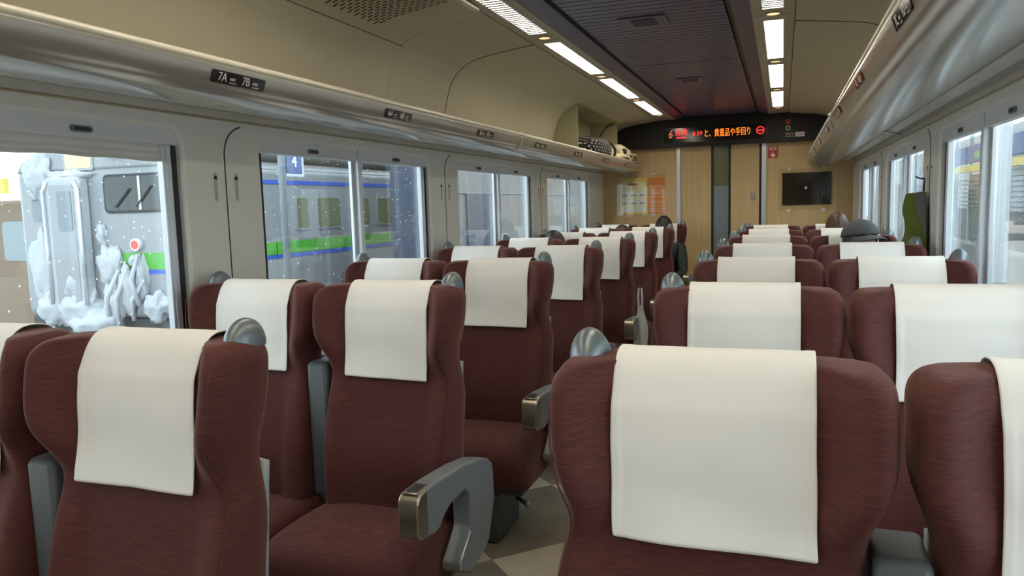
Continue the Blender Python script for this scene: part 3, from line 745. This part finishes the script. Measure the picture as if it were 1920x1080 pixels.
# ================================================================== PEOPLE
def person(x, y, ztop, label, hair, top_m, hairtype, leanx=0., tilt=0., cap=False, turn=0., hood=False):
    seat_z = .415
    r = empty('person', (x, y, seat_z)); tag(r, label, 'person', 'seated passengers')
    H = ztop-seat_z-.012; hc = Vector((leanx, -.02-tilt*.10, H-.118))       # head centre
    sh = H-.29
    J = {'pel': (0, .02, .10), 'bel': (leanx*.3, .03, .22), 'che': (leanx*.6, .02, sh-.08), 'nek': (leanx*.9, 0, sh+.04), 'hed': (leanx, -.015-tilt*.05, sh+.11),
         'shl': (leanx*.6-.155, .01, sh-.02), 'ell': (leanx*.6-.185, -.08, sh-.27), 'wrl': (-.10, -.27, .17), 'hal': (-.06, -.33, .15),
         'shr': (leanx*.6+.155, .01, sh-.02), 'elr': (leanx*.6+.185, -.08, sh-.27), 'wrr': (.10, -.27, .17), 'har': (.06, -.33, .15),
         'hpl': (-.09, 0, .085), 'knl': (-.10, -.42, .09), 'anl': (-.10, -.46, -.33), 'tol': (-.10, -.58, -.38),
         'hpr': (.09, 0, .085), 'knr': (.10, -.42, .09), 'anr': (.10, -.46, -.33), 'tor': (.10, -.58, -.38)}
    Rr = {'pel': (.15, .11), 'bel': (.145, .10), 'che': (.15, .105), 'nek': (.055, .055), 'hed': (.05, .05), 'shl': (.065, .065), 'ell': (.048, .048), 'wrl': (.034, .034), 'hal': (.036, .022), 'hpl': (.085, .08), 'knl': (.06, .06), 'anl': (.042, .042), 'tol': (.04, .03)}
    E = [('pel', 'bel'), ('bel', 'che'), ('che', 'nek'), ('nek', 'hed'), ('che', 'shl'), ('shl', 'ell'), ('ell', 'wrl'), ('wrl', 'hal'), ('che', 'shr'), ('shr', 'elr'), ('elr', 'wrr'), ('wrr', 'har'),
         ('pel', 'hpl'), ('hpl', 'knl'), ('knl', 'anl'), ('anl', 'tol'), ('pel', 'hpr'), ('hpr', 'knr'), ('knr', 'anr'), ('anr', 'tor')]
    names = list(J); me = bpy.data.meshes.new('body'); me.from_pydata([J[n] for n in names], [(names.index(a), names.index(b)) for a, b in E], []); me.update()
    ob = bpy.data.objects.new('body', me); C.objects.link(ob)
    sk = ob.modifiers.new('skin', 'SKIN'); sk.use_smooth_shade = True
    for n, sv in zip(names, me.skin_vertices[0].data):
        q = Rr.get(n) or Rr[n[:2]+'l']; sv.radius = q; sv.use_root = (n == 'pel')
    sb = ob.modifiers.new('sub', 'SUBSURF'); sb.levels = 2; sb.render_levels = 2
    dg = bpy.context.evaluated_depsgraph_get(); bme = bpy.data.meshes.new_from_object(ob.evaluated_get(dg)); bpy.data.objects.remove(ob)
    # fingers and head join the same mesh
    g = MB()
    for s in (-1, 1):
        hx = s*.06
        for k in range(4):
            fx = hx+(k-1.5)*.016; L = (.05, .06, .065, .055)[k]
            g.tube([(fx, -.335, .150), (fx, -.335-L*.55, .150), (fx, -.335-L, .134)], .0085, 6, 0, taper=[1, .95, .7])
        g.tube([(hx-s*.028, -.31, .15), (hx-s*.048, -.335, .145), (hx-s*.05, -.36, .14)], .0095, 6, 0, taper=[1, .95, .7])
    Rt = Matrix.Rotation(turn, 3, 'Z') @ Matrix.Rotation(tilt, 3, 'X')
    def headfn(p):
        x_, y_, z_ = p
        f = max(0, -y_/.095)
        w_ = 1-.22*ss(-.02, -.115, z_); x_ *= w_; y_ = y_*(1-.10*ss(-.03, -.11, z_))
        if f > .4: y_ -= .018*math.exp(-((p.x/.013)**2))*math.exp(-(((p.z+.012)/.022)**2))     # nose
        if f > .4: y_ += .007*math.exp(-(((abs(p.x)-.032)/.014)**2))*math.exp(-(((p.z-.008)/.012)**2))   # eye sockets
        if f > .4: y_ -= .004*math.exp(-((p.x/.022)**2))*math.exp(-(((p.z+.058)/.008)**2))   # lips
        return Rt @ Vector((x_, y_, z_))
    g.ball(hc, (.074, .093, .117), 40, 32, 0, headfn)
    for s in (-1, 1): g.ball(hc+Rt @ Vector((s*.076, .008, -.012)), (.010, .020, .032), 10, 8, 0, lambda p: Rt @ p)
    hm = g.mesh('tmp', 'skin', True)
    bm = bmesh.new(); bm.from_mesh(bme); nf = len(bm.faces); bm.from_mesh(hm); bm.to_mesh(bme); bm.free()
    bme.materials.clear()
    for q in ('skin', top_m, 'cloth_navy', 'rubber'): bme.materials.append(MATS[q])
    for p in bme.polygons:
        p.use_smooth = True; c = p.center
        if p.index >= nf: p.material_index = 0
        elif c.z > sh+.055 or (c.y < -.285 and c.z > .10 and abs(c.x) < .13 and c.y > -.40 and c.z > .125): p.material_index = 0
        elif c.z < -.30: p.material_index = 3
        elif c.z < .14 and c.y < -.02 or c.z < .10: p.material_index = 2
        else: p.material_index = 1
    body = link('body', bme, r)
    e = MB()
    for s in (-1, 1): e.ball(hc+Rt @ Vector((s*.032, -.083, .008)), (.009, .006, .007), 10, 8)
    e.build('eyes', 'eye', r, True)
    # hair
    h = MB(); longh = hairtype == 'long'
    def hf(u, v):
        ph = 2*PI*u; th = v*PI*(.74 if longh else .60); front = max(0, -math.sin(ph))
        lim = 1 - front**2*(.36 if longh else .34)
        th *= lim
        rx, ry, rz = .089, .106, .128
        p = Vector((rx*math.sin(th)*math.cos(ph), ry*math.sin(th)*math.sin(ph)+.004, rz*math.cos(th)))
        if longh and v > .62:
            d = (v-.62)/.38; p = Vector((p.x*(1+.25*d), p.y*(1+.12*d), p.z-.10*d*(1-front**2)))
        nz = noise.noise((math.cos(ph)*6, math.sin(ph)*6, v*1.2))*.004
        return hc+Rt @ (p*(1+nz*6))
    h.grid(hf, 56, 22, 0, True); ho = h.build('hair', hair, r, True); q = ho.modifiers.new('th', 'SOLIDIFY'); q.thickness = .010; q.offset = -1
    if cap:
        k = MB()
        def cf(u, v):
            ph = 2*PI*u; th = v*PI*.47
            return hc+Rt @ Vector((.100*math.sin(th)*math.cos(ph), .116*math.sin(th)*math.sin(ph), .020+.112*math.cos(th)**.85 if math.cos(th) > 0 else .02))
        k.grid(cf, 36, 14, 0, True); co = k.build('cap', 'cap_grey', r, True); q = co.modifiers.new('th', 'SOLIDIFY'); q.thickness = .004
        k = MB()
        def vf(u, v):
            a = PI*(1.13+.74*u); rr = .100+.0; x_ = math.cos(a)*(.098); y_ = math.sin(a)*(.114)-v*.075*math.sin((u)*PI)**.5
            return hc+Rt @ Vector((x_*(1+.06*v), y_, .028-.022*v-.30*(abs(x_))**2*12*v*.5))
        k.grid(vf, 22, 8); vo = k.build('visor', 'cap_grey', co, True); q = vo.modifiers.new('th', 'SOLIDIFY'); q.thickness = .005
        MB().ball(hc+Rt @ Vector((0, 0, .132)), (.008, .008, .005), 10, 8).build('cap_button', 'cap_grey', co, True)
    if hood:
        k = MB(); k.tube([(leanx*.9+.10*math.cos(a), .03+.075*math.sin(a), sh+.02-.02*math.sin(a)) for a in [2*PI*j/20 for j in range(20)]], .035, 10, closed=True)
        smooth(k.build('hood', 'cloth_grey', r, True))
    return r
person(-1.02, 5.84, 1.125, 'person with black hair low in the left window seat, sixth row from the camera', 'hair_black', 'cloth_navy', 'short', tilt=.25, leanx=-.075)
person(-1.01, 7.76, 1.105, 'person with brown hair, mostly hidden in the left window seat of the last row', 'hair_brown', 'cloth_navy', 'short', tilt=.3, leanx=.08)
person(-.47, 7.74, 1.185, 'person with dark fringe and black puffy jacket in the last left aisle seat', 'hair_black', 'jacket_black', 'long', leanx=-.035, tilt=.12, hood=True)
person(1.045, 6.80, 1.20, 'person with brown hair in the right window seat of the last row', 'hair_brown', 'cloth_grey', 'long', tilt=.25)
person(1.055, 4.88, 1.185, 'person in a grey cap, head bowed, in the right window seat of the fifth row', 'hair_black', 'cloth_navy', 'short', tilt=-.12, cap=True, turn=.55)
# ================================================================== THINGS IN THE CAR
# bags on the left rack
def blob(name, c, r, mn, parent, seed, rough_=.12, base=None, sq=2.6, taper=None):
    g = MB()
    def fn(p):
        q = Vector((p.x/r[0], p.y/r[1], p.z/r[2])); l = (abs(q.x)**sq+abs(q.y)**sq+abs(q.z)**sq)**(1/sq)
        q = q/max(l, 1e-6); d = 1+rough_*noise.noise(q*1.8+Vector((seed, 0, 0)))+rough_*.4*noise.noise(q*5+Vector((0, seed, 0)))
        if taper: q = taper(q)
        v = Vector((q.x*r[0], q.y*r[1], q.z*r[2]))*d
        if v.z < -r[2]*.86: v.z = -r[2]*.86
        return v
    g.ball((0, 0, 0), r, 40, 26, 0, fn); return g.build(name, mn, parent, True, loc=c)
pb = empty('polka_dot_bag', (-1.02, 6.86, 1.728)); tag(pb, 'black drawstring bag with white polka dots lying on the left rack', 'bag')
blob('pouch', (0, 0, .092), (.125, .47, .105), 'polka', pb, 3, .10, taper=lambda q: Vector((q.x, q.y, q.z*(1-.35*ss(.2, 1, -q.y)*.6))))
MB().tube([(.11*math.cos(a), .44+.02*math.cos(2*a), .09+.10*math.sin(a)) for a in [2*PI*k/24 for k in range(24)]], .014, 8, closed=True).build('edge_piping', 'rubber', pb, True)
cb = empty('cream_bag', (-1.01, 7.80, 1.728)); tag(cb, 'crumpled cream and black tote bag at the far end of the left rack', 'bag')
blob('pouch', (0, 0, .085), (.14, .34, .10), 'cream', cb, 9, .22, taper=lambda q: Vector((q.x, q.y, q.z*(1-.45*ss(.2, 1, q.y)))))
for (px_, py_, pz_, s_) in ((.115, -.15, .11, .05), (.12, .10, .07, .06), (.12, -.05, .03, .045)):
    blob('black_patch', (px_, py_, pz_), (.03, s_, .03), 'rubber', cb, py_*10, .2)
MB().tube([(.10, .22, .10), (.14, .36, .10), (.13, .48, .085), (.11, .50, .05), (.14, .42, .015), (.13, .25, .012)], .012, 8).build('handle', 'cream', cb, True)
# green jacket on the right wall hook
jk = empty('hanging_jacket', (1.288, 4.235, 1.045)); tag(jk, 'green and grey jacket hanging from a hook between the right windows', 'jacket')
def jf(u, v, part):
    z = .285*(1-v)+.0; a = (u-.0)*PI
    wx = .085+.012*v+.012*math.sin(v*7); wy = .05+.05*v
    f = 1+.10*math.sin(u*19+v*2)*ss(.05, .4, v)
    x = -math.sin(a)*wx*f*(.95+.05*v)-.004; y = -math.cos(a)*wy*f
    if part == 'lower': z = .02-.10*v; x *= 1.12+.10*math.sin(v*PI); y *= 1.1+.12*math.sin(v*PI)
    z += (.05*(x+.05)*2*(1-v) if part != 'lower' else 0)
    return (x, y, z)
g = MB(); g.grid(lambda u, v: jf(u, v, 'body'), 40, 26)
n_f = len(g.f)
for k in range(n_f):
    i = k % 39; j = k//39; u = i/39; v = j/25
    if u < .20-.27*v: g.m[k] = 1
jo = g.build('jacket_body', ['coat_green', 'coat_grey'], jk, True); q = jo.modifiers.new('th', 'SOLIDIFY'); q.thickness = .008
g = MB(); g.grid(lambda u, v: jf(u, v, 'lower'), 40, 14); jo = g.build('sleeve_folds', 'coat_green', jk, True); q = jo.modifiers.new('th', 'SOLIDIFY'); q.thickness = .01
MB().tube([(-.012, -.045, .26), (-.02, -.05, .18), (-.018, -.055, .08), (-.01, -.06, -.06)], .012, 8, taper=[.7, 1.2, .9, 1.3]).build('black_strap', 'rubber', jk, True)
MB().tube([(-.008, .0, .29), (-.006, .0, .33), (-.004, 0, .352), (-.035, .0, .358), (-.045, 0, .366)], .004, 6).build('hook', 'rubber', jk, True)
# plastic shopping bag on the left aisle armrest
sb_ = empty('plastic_bag', (-.215, ky(4)-.30, .455)); tag(sb_, 'clear plastic shopping bag hanging at an aisle armrest on the left', 'plastic bag')
def pf(u, v):
    a = 2*PI*u; t = v; R = .052*(.35+.65*ss(0, .5, t))*(1-.55*ss(.88, 1, t)); f = 1+.16*math.sin(a*5+t*3)*(.4+.6*(1-t))+.08*noise.noise((math.cos(a)*2, math.sin(a)*2, t*4))
    return (R*.8*f*math.cos(a), R*1.25*f*math.sin(a), .22-.30*t)
MB().grid(pf, 48, 22, 0, True).build('film', 'plastic_film', sb_, True)
for s in (-1, 1): MB().tube([(s*.01, -.02, .20), (s*.014, -.016, .27), (s*.008, 0, .33), (s*.012, .014, .27), (s*.01, .02, .20)], .005, 6).build('handle', 'plastic_film', sb_, True)
blob('packet', (0, 0, .03), (.026, .04, .075), 'cream', sb_, 2, .1)
# ================================================================== OUTSIDE, LEFT
pl = struct(MB().box(-4.35, -1.75, -14, 40, -1.2, -.12).build('platform_floor_1', 'platform')); 
gr = struct(MB().box(-40, 40, -40, 60, -1.5, -1.25).build('ground', 'ballast'))
tr = empty('railcar', (-5.8, 5.8, -.9)); tag(tr, 'white snow-crusted railcar with green and blue stripes outside the left windows', 'train')
def T(x0, x1, y0, y1, z0, z1): return (x0+5.8, x1+5.8, y0-5.8, y1-5.8, z0+.9, z1+.9)
XS = -4.8
MB().box(*T(-7.0, XS, 5.8, 30, .30, 1.84)).build('body', 'train_white', tr, bevel=.08, seg=4)
g = MB(); prof = [(-7.0+5.8, 1.80+.9), (XS+5.8, 1.80+.9), (XS-.12+5.8, 1.92+.9), (-5.3+5.8, 2.06+.9), (-5.9+5.8, 2.10+.9), (-6.5+5.8, 2.06+.9), (-6.9+5.8, 1.92+.9)]
g.prism(prof, 'y', .0, 24.2); g.build('roof', 'train_white', tr, bevel=.03)
MB().box(*T(-6.9, XS-.05, 7.0, 30, 1.90, 2.14)).build('roof_gear', 'roofdark', tr, bevel=.05)
for k, y in enumerate((7.3, 8.8, 10.4)): MB().box(*T(-6.3, -5.1, y, y+.8, 2.10, 2.40)).build('roof_unit', 'roofdark', tr, bevel=.03)
def side(name, y0, y1, z0, z1, mn, d=.006): return MB().box(*T(XS-.01, XS+d, y0, y1, z0, z1)).build(name, mn, tr)
side('green_stripe', 5.9, 30, .85, .99, 'green'); side('blue_stripe', 5.9, 30, .80, .845, 'blue'); side('blue_stripe', 5.9, 30, 1.645, 1.69, 'blue')
def side_win(y0, y1, z0=1.13, z1=1.49):
    g = MB().prism([(p[0], p[1]) for p in rrect(y0-5.8-.025, y1-5.8+.025, z0+.9-.025, z1+.9+.025, .05, 5)], 'x', XS+5.8, XS+5.8+.012).build('side_window', 'train_grey', tr)
    MB().prism([(p[0], p[1]) for p in rrect(y0-5.8, y1-5.8, z0+.9, z1+.9, .04, 5)], 'x', XS+5.8+.008, XS+5.8+.014).build('window_glass', 'oliveglass', g)
for y0, y1 in ((7.60, 7.82), (8.02, 8.52), (8.95, 9.25), (9.50, 10.05), (10.9, 11.5), (12.4, 13.2), (13.8, 14.6)): side_win(y0, y1)
g = MB()
for y in (6.95, 7.18): g.box(*T(XS, XS+.006, y, y+.012, .4, 1.6))
g.build('door_outline', 'train_grey', tr)
# end face
def face(name, x0, x1, z0, z1, mn, d=.008, r=.04, d0=0., parent=None):
    return MB().prism([(p[0], p[1]) for p in rrect(x0+5.8, x1+5.8, z0+.9, z1+.9, r, 5)], 'y', -d0-d, -d0+.002).build(name, mn, parent or tr)
face('green_stripe', -5.9, XS-.06, .80, .965, 'green', .004, .01); face('blue_stripe', -5.9, XS-.06, .755, .795, 'blue', .004, .01)
f1 = face('cab_window', -5.78, -5.02, 1.36, 1.745, 'rubber', .012, .06); face('cab_glass', -5.755, -5.045, 1.385, 1.72, 'darkglass', .004, .05, .012, f1)
MB().box(*T(-5.32, -5.295, 5.775, 5.79, 1.39, 1.72)).build('window_post', 'white_metal', f1); MB().tube([(-5.62+5.8, -.03, 1.42+.9), (-5.42+5.8, -.03, 1.60+.9)], .008, 6).build('wiper', 'rubber', f1)
MB().tube([(-5.35+5.8, -.03, 1.42+.9), (-5.15+5.8, -.03, 1.62+.9)], .008, 6).build('wiper', 'rubber', f1)
f2 = face('cab_window', -6.78, -6.50, 1.30, 1.70, 'steel', .01, .03)
gw = MB(); gw.prism(rrect(-6.46+5.8, -5.98+5.8, .35+.9, 1.74+.9, .07, 5), 'y', -.12, .0); gwo = gw.build('gangway_frame', 'snow', tr, bevel=.02)
face('gangway_door', -6.38, -6.06, .42, 1.66, 'train_white', .006, .02, .12, gwo); face('door_window', -6.28, -6.09, 1.20, 1.60, 'steel', .006, .03, .126, gwo)
for x in (-6.455, -5.985): MB().tube([(x+5.8, -.13, z+.9) for z in (.45, 1.0, 1.6)]+[(x+5.8+(.05 if x < -6.2 else -.05), -.13, 1.70+.9)], .022, 8).build('gangway_rail', 'alu', gwo, True)
f3 = face('destination_box', -6.28, -5.89, 1.80, 2.02, 'train_grey', .012, .03); face('destination_blind', -6.255, -5.915, 1.825, 1.985, 'dest', .004, .02, .012, f3)
for x in (-6.70, -5.40):
    t_ = MB().disc((x+5.8, -.02, 1.045+.9), .062, 20, 'y', d=.02).build('tail_lamp', 'white_metal', tr); MB().disc((x+5.8, -.043, 1.045+.9), .043, 20, 'y', d=.004).build('lamp_lens', 'tail', t_)
# snow clinging to the end face
def snow_patch(x, z, rx, rz, d, seed, parent=tr):
    g = MB()
    def fn(p):
        q = Vector((p.x/rx, p.y/d, p.z/rz)); k = 1+.55*noise.noise(q*1.6+Vector((seed, seed, 0)))+.25*noise.noise(q*4+Vector((0, seed, 3)))
        return Vector((p.x*k, p.y*(1+.3*noise.noise(q*3)), p.z*k))
    g.ball((x+5.8, -.01, z+.9), (rx, d, rz), 32, 20, 0, fn); g.build('snow_crust', 'snow', parent, True)
for k, a in enumerate(((-6.62, .75, .20, .42, .10), (-6.65, 1.75, .18, .22, .08), (-5.78, .86, .16, .17, .07), (-6.2, .40, .30, .20, .16), (-6.0, .24, .28, .16, .2), (-5.55, .62, .10, .25, .08), (-5.35, .72, .06, .22, .08), (-5.72, .45, .14, .20, .1), (-6.20, 1.74, .26, .07, .10), (-5.45, .88, .06, .06, .05), (-5.85, 1.15, .07, .10, .04), (-6.22, .62, .14, .20, .13), (-5.2, .42, .14, .14, .1), (-6.55, .38, .2, .2, .15), (-5.30, 1.94, .35, .05, .06))):
    snow_patch(*a, k*3.7)
for (x0, z0, x1, z1) in ((-5.62, .80, -5.75, .25), (-5.50, .82, -5.62, .22), (-5.36, .95, -5.34, .45), (-5.30, .70, -5.42, .30)):
    MB().tube([(x0+5.8, -.05, z0+.9), ((x0+x1)/2+5.8-.04, -.13, (z0+z1)/2+.9), (x1+5.8, -.10, z1+.9)], .024, 8, taper=[.8, 1, .9]).build('brake_hose', 'snow', tr, True)
MB().box(*T(-7.0, XS-.1, 5.85, 30, -.9, .30)).build('underframe', 'roofdark', tr, bevel=.02)
# platform number sign and pole
ps = empty('platform_pole', (-3.0, 4.92, -.12)); tag(ps, 'thin grey steel pole standing on the platform outside the second left window', 'pole')
MB().tube([(0, 0, 0), (0, 0, 3.4)], .028, 12).build('shaft', 'steel', ps, True); MB().box(-.08, .08, -.08, .08, 0, .02).build('foot_plate', 'steel', ps)
sg = empty('platform_sign', (-3.0, 5.055, 1.60)); tag(sg, 'blue hanging platform sign with a white number 4', 'sign')
MB().box(-.02, .02, -.10, .10, .02, .24).build('sign_board', 'signblue', sg, bevel=.004); text('4', .135, 'white', sg, basis((.0215, -.0, .115), (0, 1, 0), (0, 0, 1)), bold=.002)
MB().box(-.018, .018, .10, .125, .0, .26).build('sign_edge', 'steelpale', sg); MB().box(-.02, .02, -.11, .125, .0, .02).build('sign_edge', 'steelpale', sg); MB().box(-.01, .01, -.13, .1, .26, .29).build('hanger', 'steel', sg)
# far platform building with yellow band, second train side
fb = empty('brown_railcar', (-10.5, 9.0, -.9)); tag(fb, 'brown carriage end seen far left behind the snowy railcar', 'train')
MB().box(-4.0, .18, 0, 14, .3, 2.55).build('body', 'brown', fb, bevel=.08); MB().prism(rrect(-1.1, -.35, 1.55, 2.2, .08, 5), 'y', -.01, .01).build('end_window', 'shelterglass', fb)
MB().box(-3.9, .0, .3, 13, -.0, .3).build('underframe', 'roofdark', fb)
ys = empty('yellow_sign', (-11.3, 8.6, 1.74)); tag(ys, 'yellow overhead direction sign with an arrow, far left on the station', 'sign')
MB().box(-1.6, .42, -.04, .04, 0, .24).build('sign_board', 'yellow', ys); g = MB(); g.box(.30, .315, -.05, -.04, .05, .19); g.add([(.265, -.05, .15), (.3075, -.05, .20), (.35, -.05, .15)], [(0, 1, 2)]); g.build('arrow', 'rubber', ys)
MB().box(-1.2, -1.17, -.02, .02, .24, 2.2).build('hanger', 'steel', ys); MB().box(.1, .13, -.02, .02, .24, 2.2).build('hanger', 'steel', ys)
# station roof: beams and trusses, with open gaps
cn = empty('station_roof', (-6, 5, 5.2)); tag(cn, 'steel station roof trusses with bright gaps above the trains', 'roof')
for k in range(7):
    x = -12+k*1.7; MB().box(x+6, x+6.16, -20, 30, 0, .28).build('beam', 'steel', cn)
for k in range(12):
    y = -6+k*2.4; MB().box(-7, 3.2, y-5, y-4.88, -.15, 0).build('beam', 'steelpale', cn)
for k in range(2): MB().box(-7+k*2.6, -6.2+k*2.6, -20, 30, .30, .36).build('roof_sheet', 'shelter', cn)
for x, y in ((-13.2, 11.2), (-9.0, 12.5), (-11.5, 14)):
    c_ = empty('station_column', (x, y, -1.2)); tag(c_, 'pale steel station column %s' % {11.2: 'at the far left behind the yellow sign', 12.5: 'far beyond the trains', 14: 'beside the brown carriage'}[y], 'column'); MB().box(-.12, .12, -.12, .12, 0, 6.2).build('shaft', 'steelpale', c_, bevel=.02)
    MB().box(-.2, .2, -.2, .2, 6.1, 6.2).build('cap', 'steelpale', c_)
# grey shelter wall seen through the third left window
sh_ = empty('platform_shelter', (-3.2, 7.6, -.12)); tag(sh_, 'grey platform shelter with a dark blue door outside the far left windows', 'shelter')
MB().box(-.5, .0, .6, 26, 0, 2.9).build('wall', 'shelter', sh_); MB().box(-.01, .03, 1.35, 2.1, 0, 1.62).build('door', 'shelterblue', sh_); MB().box(-.01, .015, .6, 6.5, 1.62, 1.64).build('joint', 'steel', sh_)
MB().box(-.5, .0, .30, .6, 0, 2.9).build('corner_post', 'shelterblue', sh_)
# ================================================================== OUTSIDE, RIGHT
pr2 = struct(MB().box(1.75, 9.0, -14, 60, -1.2, -.12).build('platform_floor_2', 'platform'))
bw = empty('glass_shelter', (5.6, 4, -.12)); tag(bw, 'pale glazed platform building with horizontal rails outside the right windows', 'building')
for k in range(26):
    y = -2+k*1.9; MB().box(0, .10, y-.05, y+.05, 0, 3.1).build('post', 'steelpale', bw); MB().box(.04, .06, y+.05, y+1.85, .1, 1.0).build('panel', 'shelter', bw); MB().box(.04, .06, y+.05, y+1.85, 1.95, 3.0).build('panel', 'shelterglass', bw)
    MB().box(.05, .06, y+.05, y+1.85, 1.0, 1.95).build('panel', 'brown' if k % 4 == 3 else 'shelterglass', bw)  # infill added to keep bright gaps out of the left window reflections
for k in range(7): MB().box(-.02, .02, 8.5, 48, 1.08+k*.12, 1.10+k*.12).build('rail', 'steel', bw)
ybd = empty('yellow_band_sign', (4.9, 19.5, 1.83)); tag(ybd, 'long yellow sign band on the platform outside the right windows', 'sign')
MB().box(-.04, .04, -5.5, 5, 0, .16).build('sign_board', 'yellow', ybd); MB().box(-.06, .04, -4, 3.6, .22, .62).build('upper_board', 'signblue', ybd)
MB().box(-.065, -.055, 0.2, 1.0, .3, .46).build('green_panel', 'green', ybd)
for y in (-5, 0, 4.5): MB().box(-.03, .03, y-.04, y+.04, .6, 2.2).build('hanger', 'steel', ybd)
for y in (10.5, 14.0, 18.5, 24.0, 30.0):
    c_ = empty('platform_column', (3.9, y, -.12)); tag(c_, 'white steel column on the right platform, %s' % {10.5: 'nearest one', 14.0: 'second from the camera', 18.5: 'third from the camera', 24.0: 'fourth from the camera', 30.0: 'farthest one'}[y], 'column', 'platform columns')
    MB().box(-.10, .10, -.10, .10, 0, 3.4).build('shaft', 'aluwhite', c_, bevel=.01); MB().tube([(0, 0, 2.3), (.0, .5, 3.1)], .04, 8).build('brace', 'steelpale', c_, True)
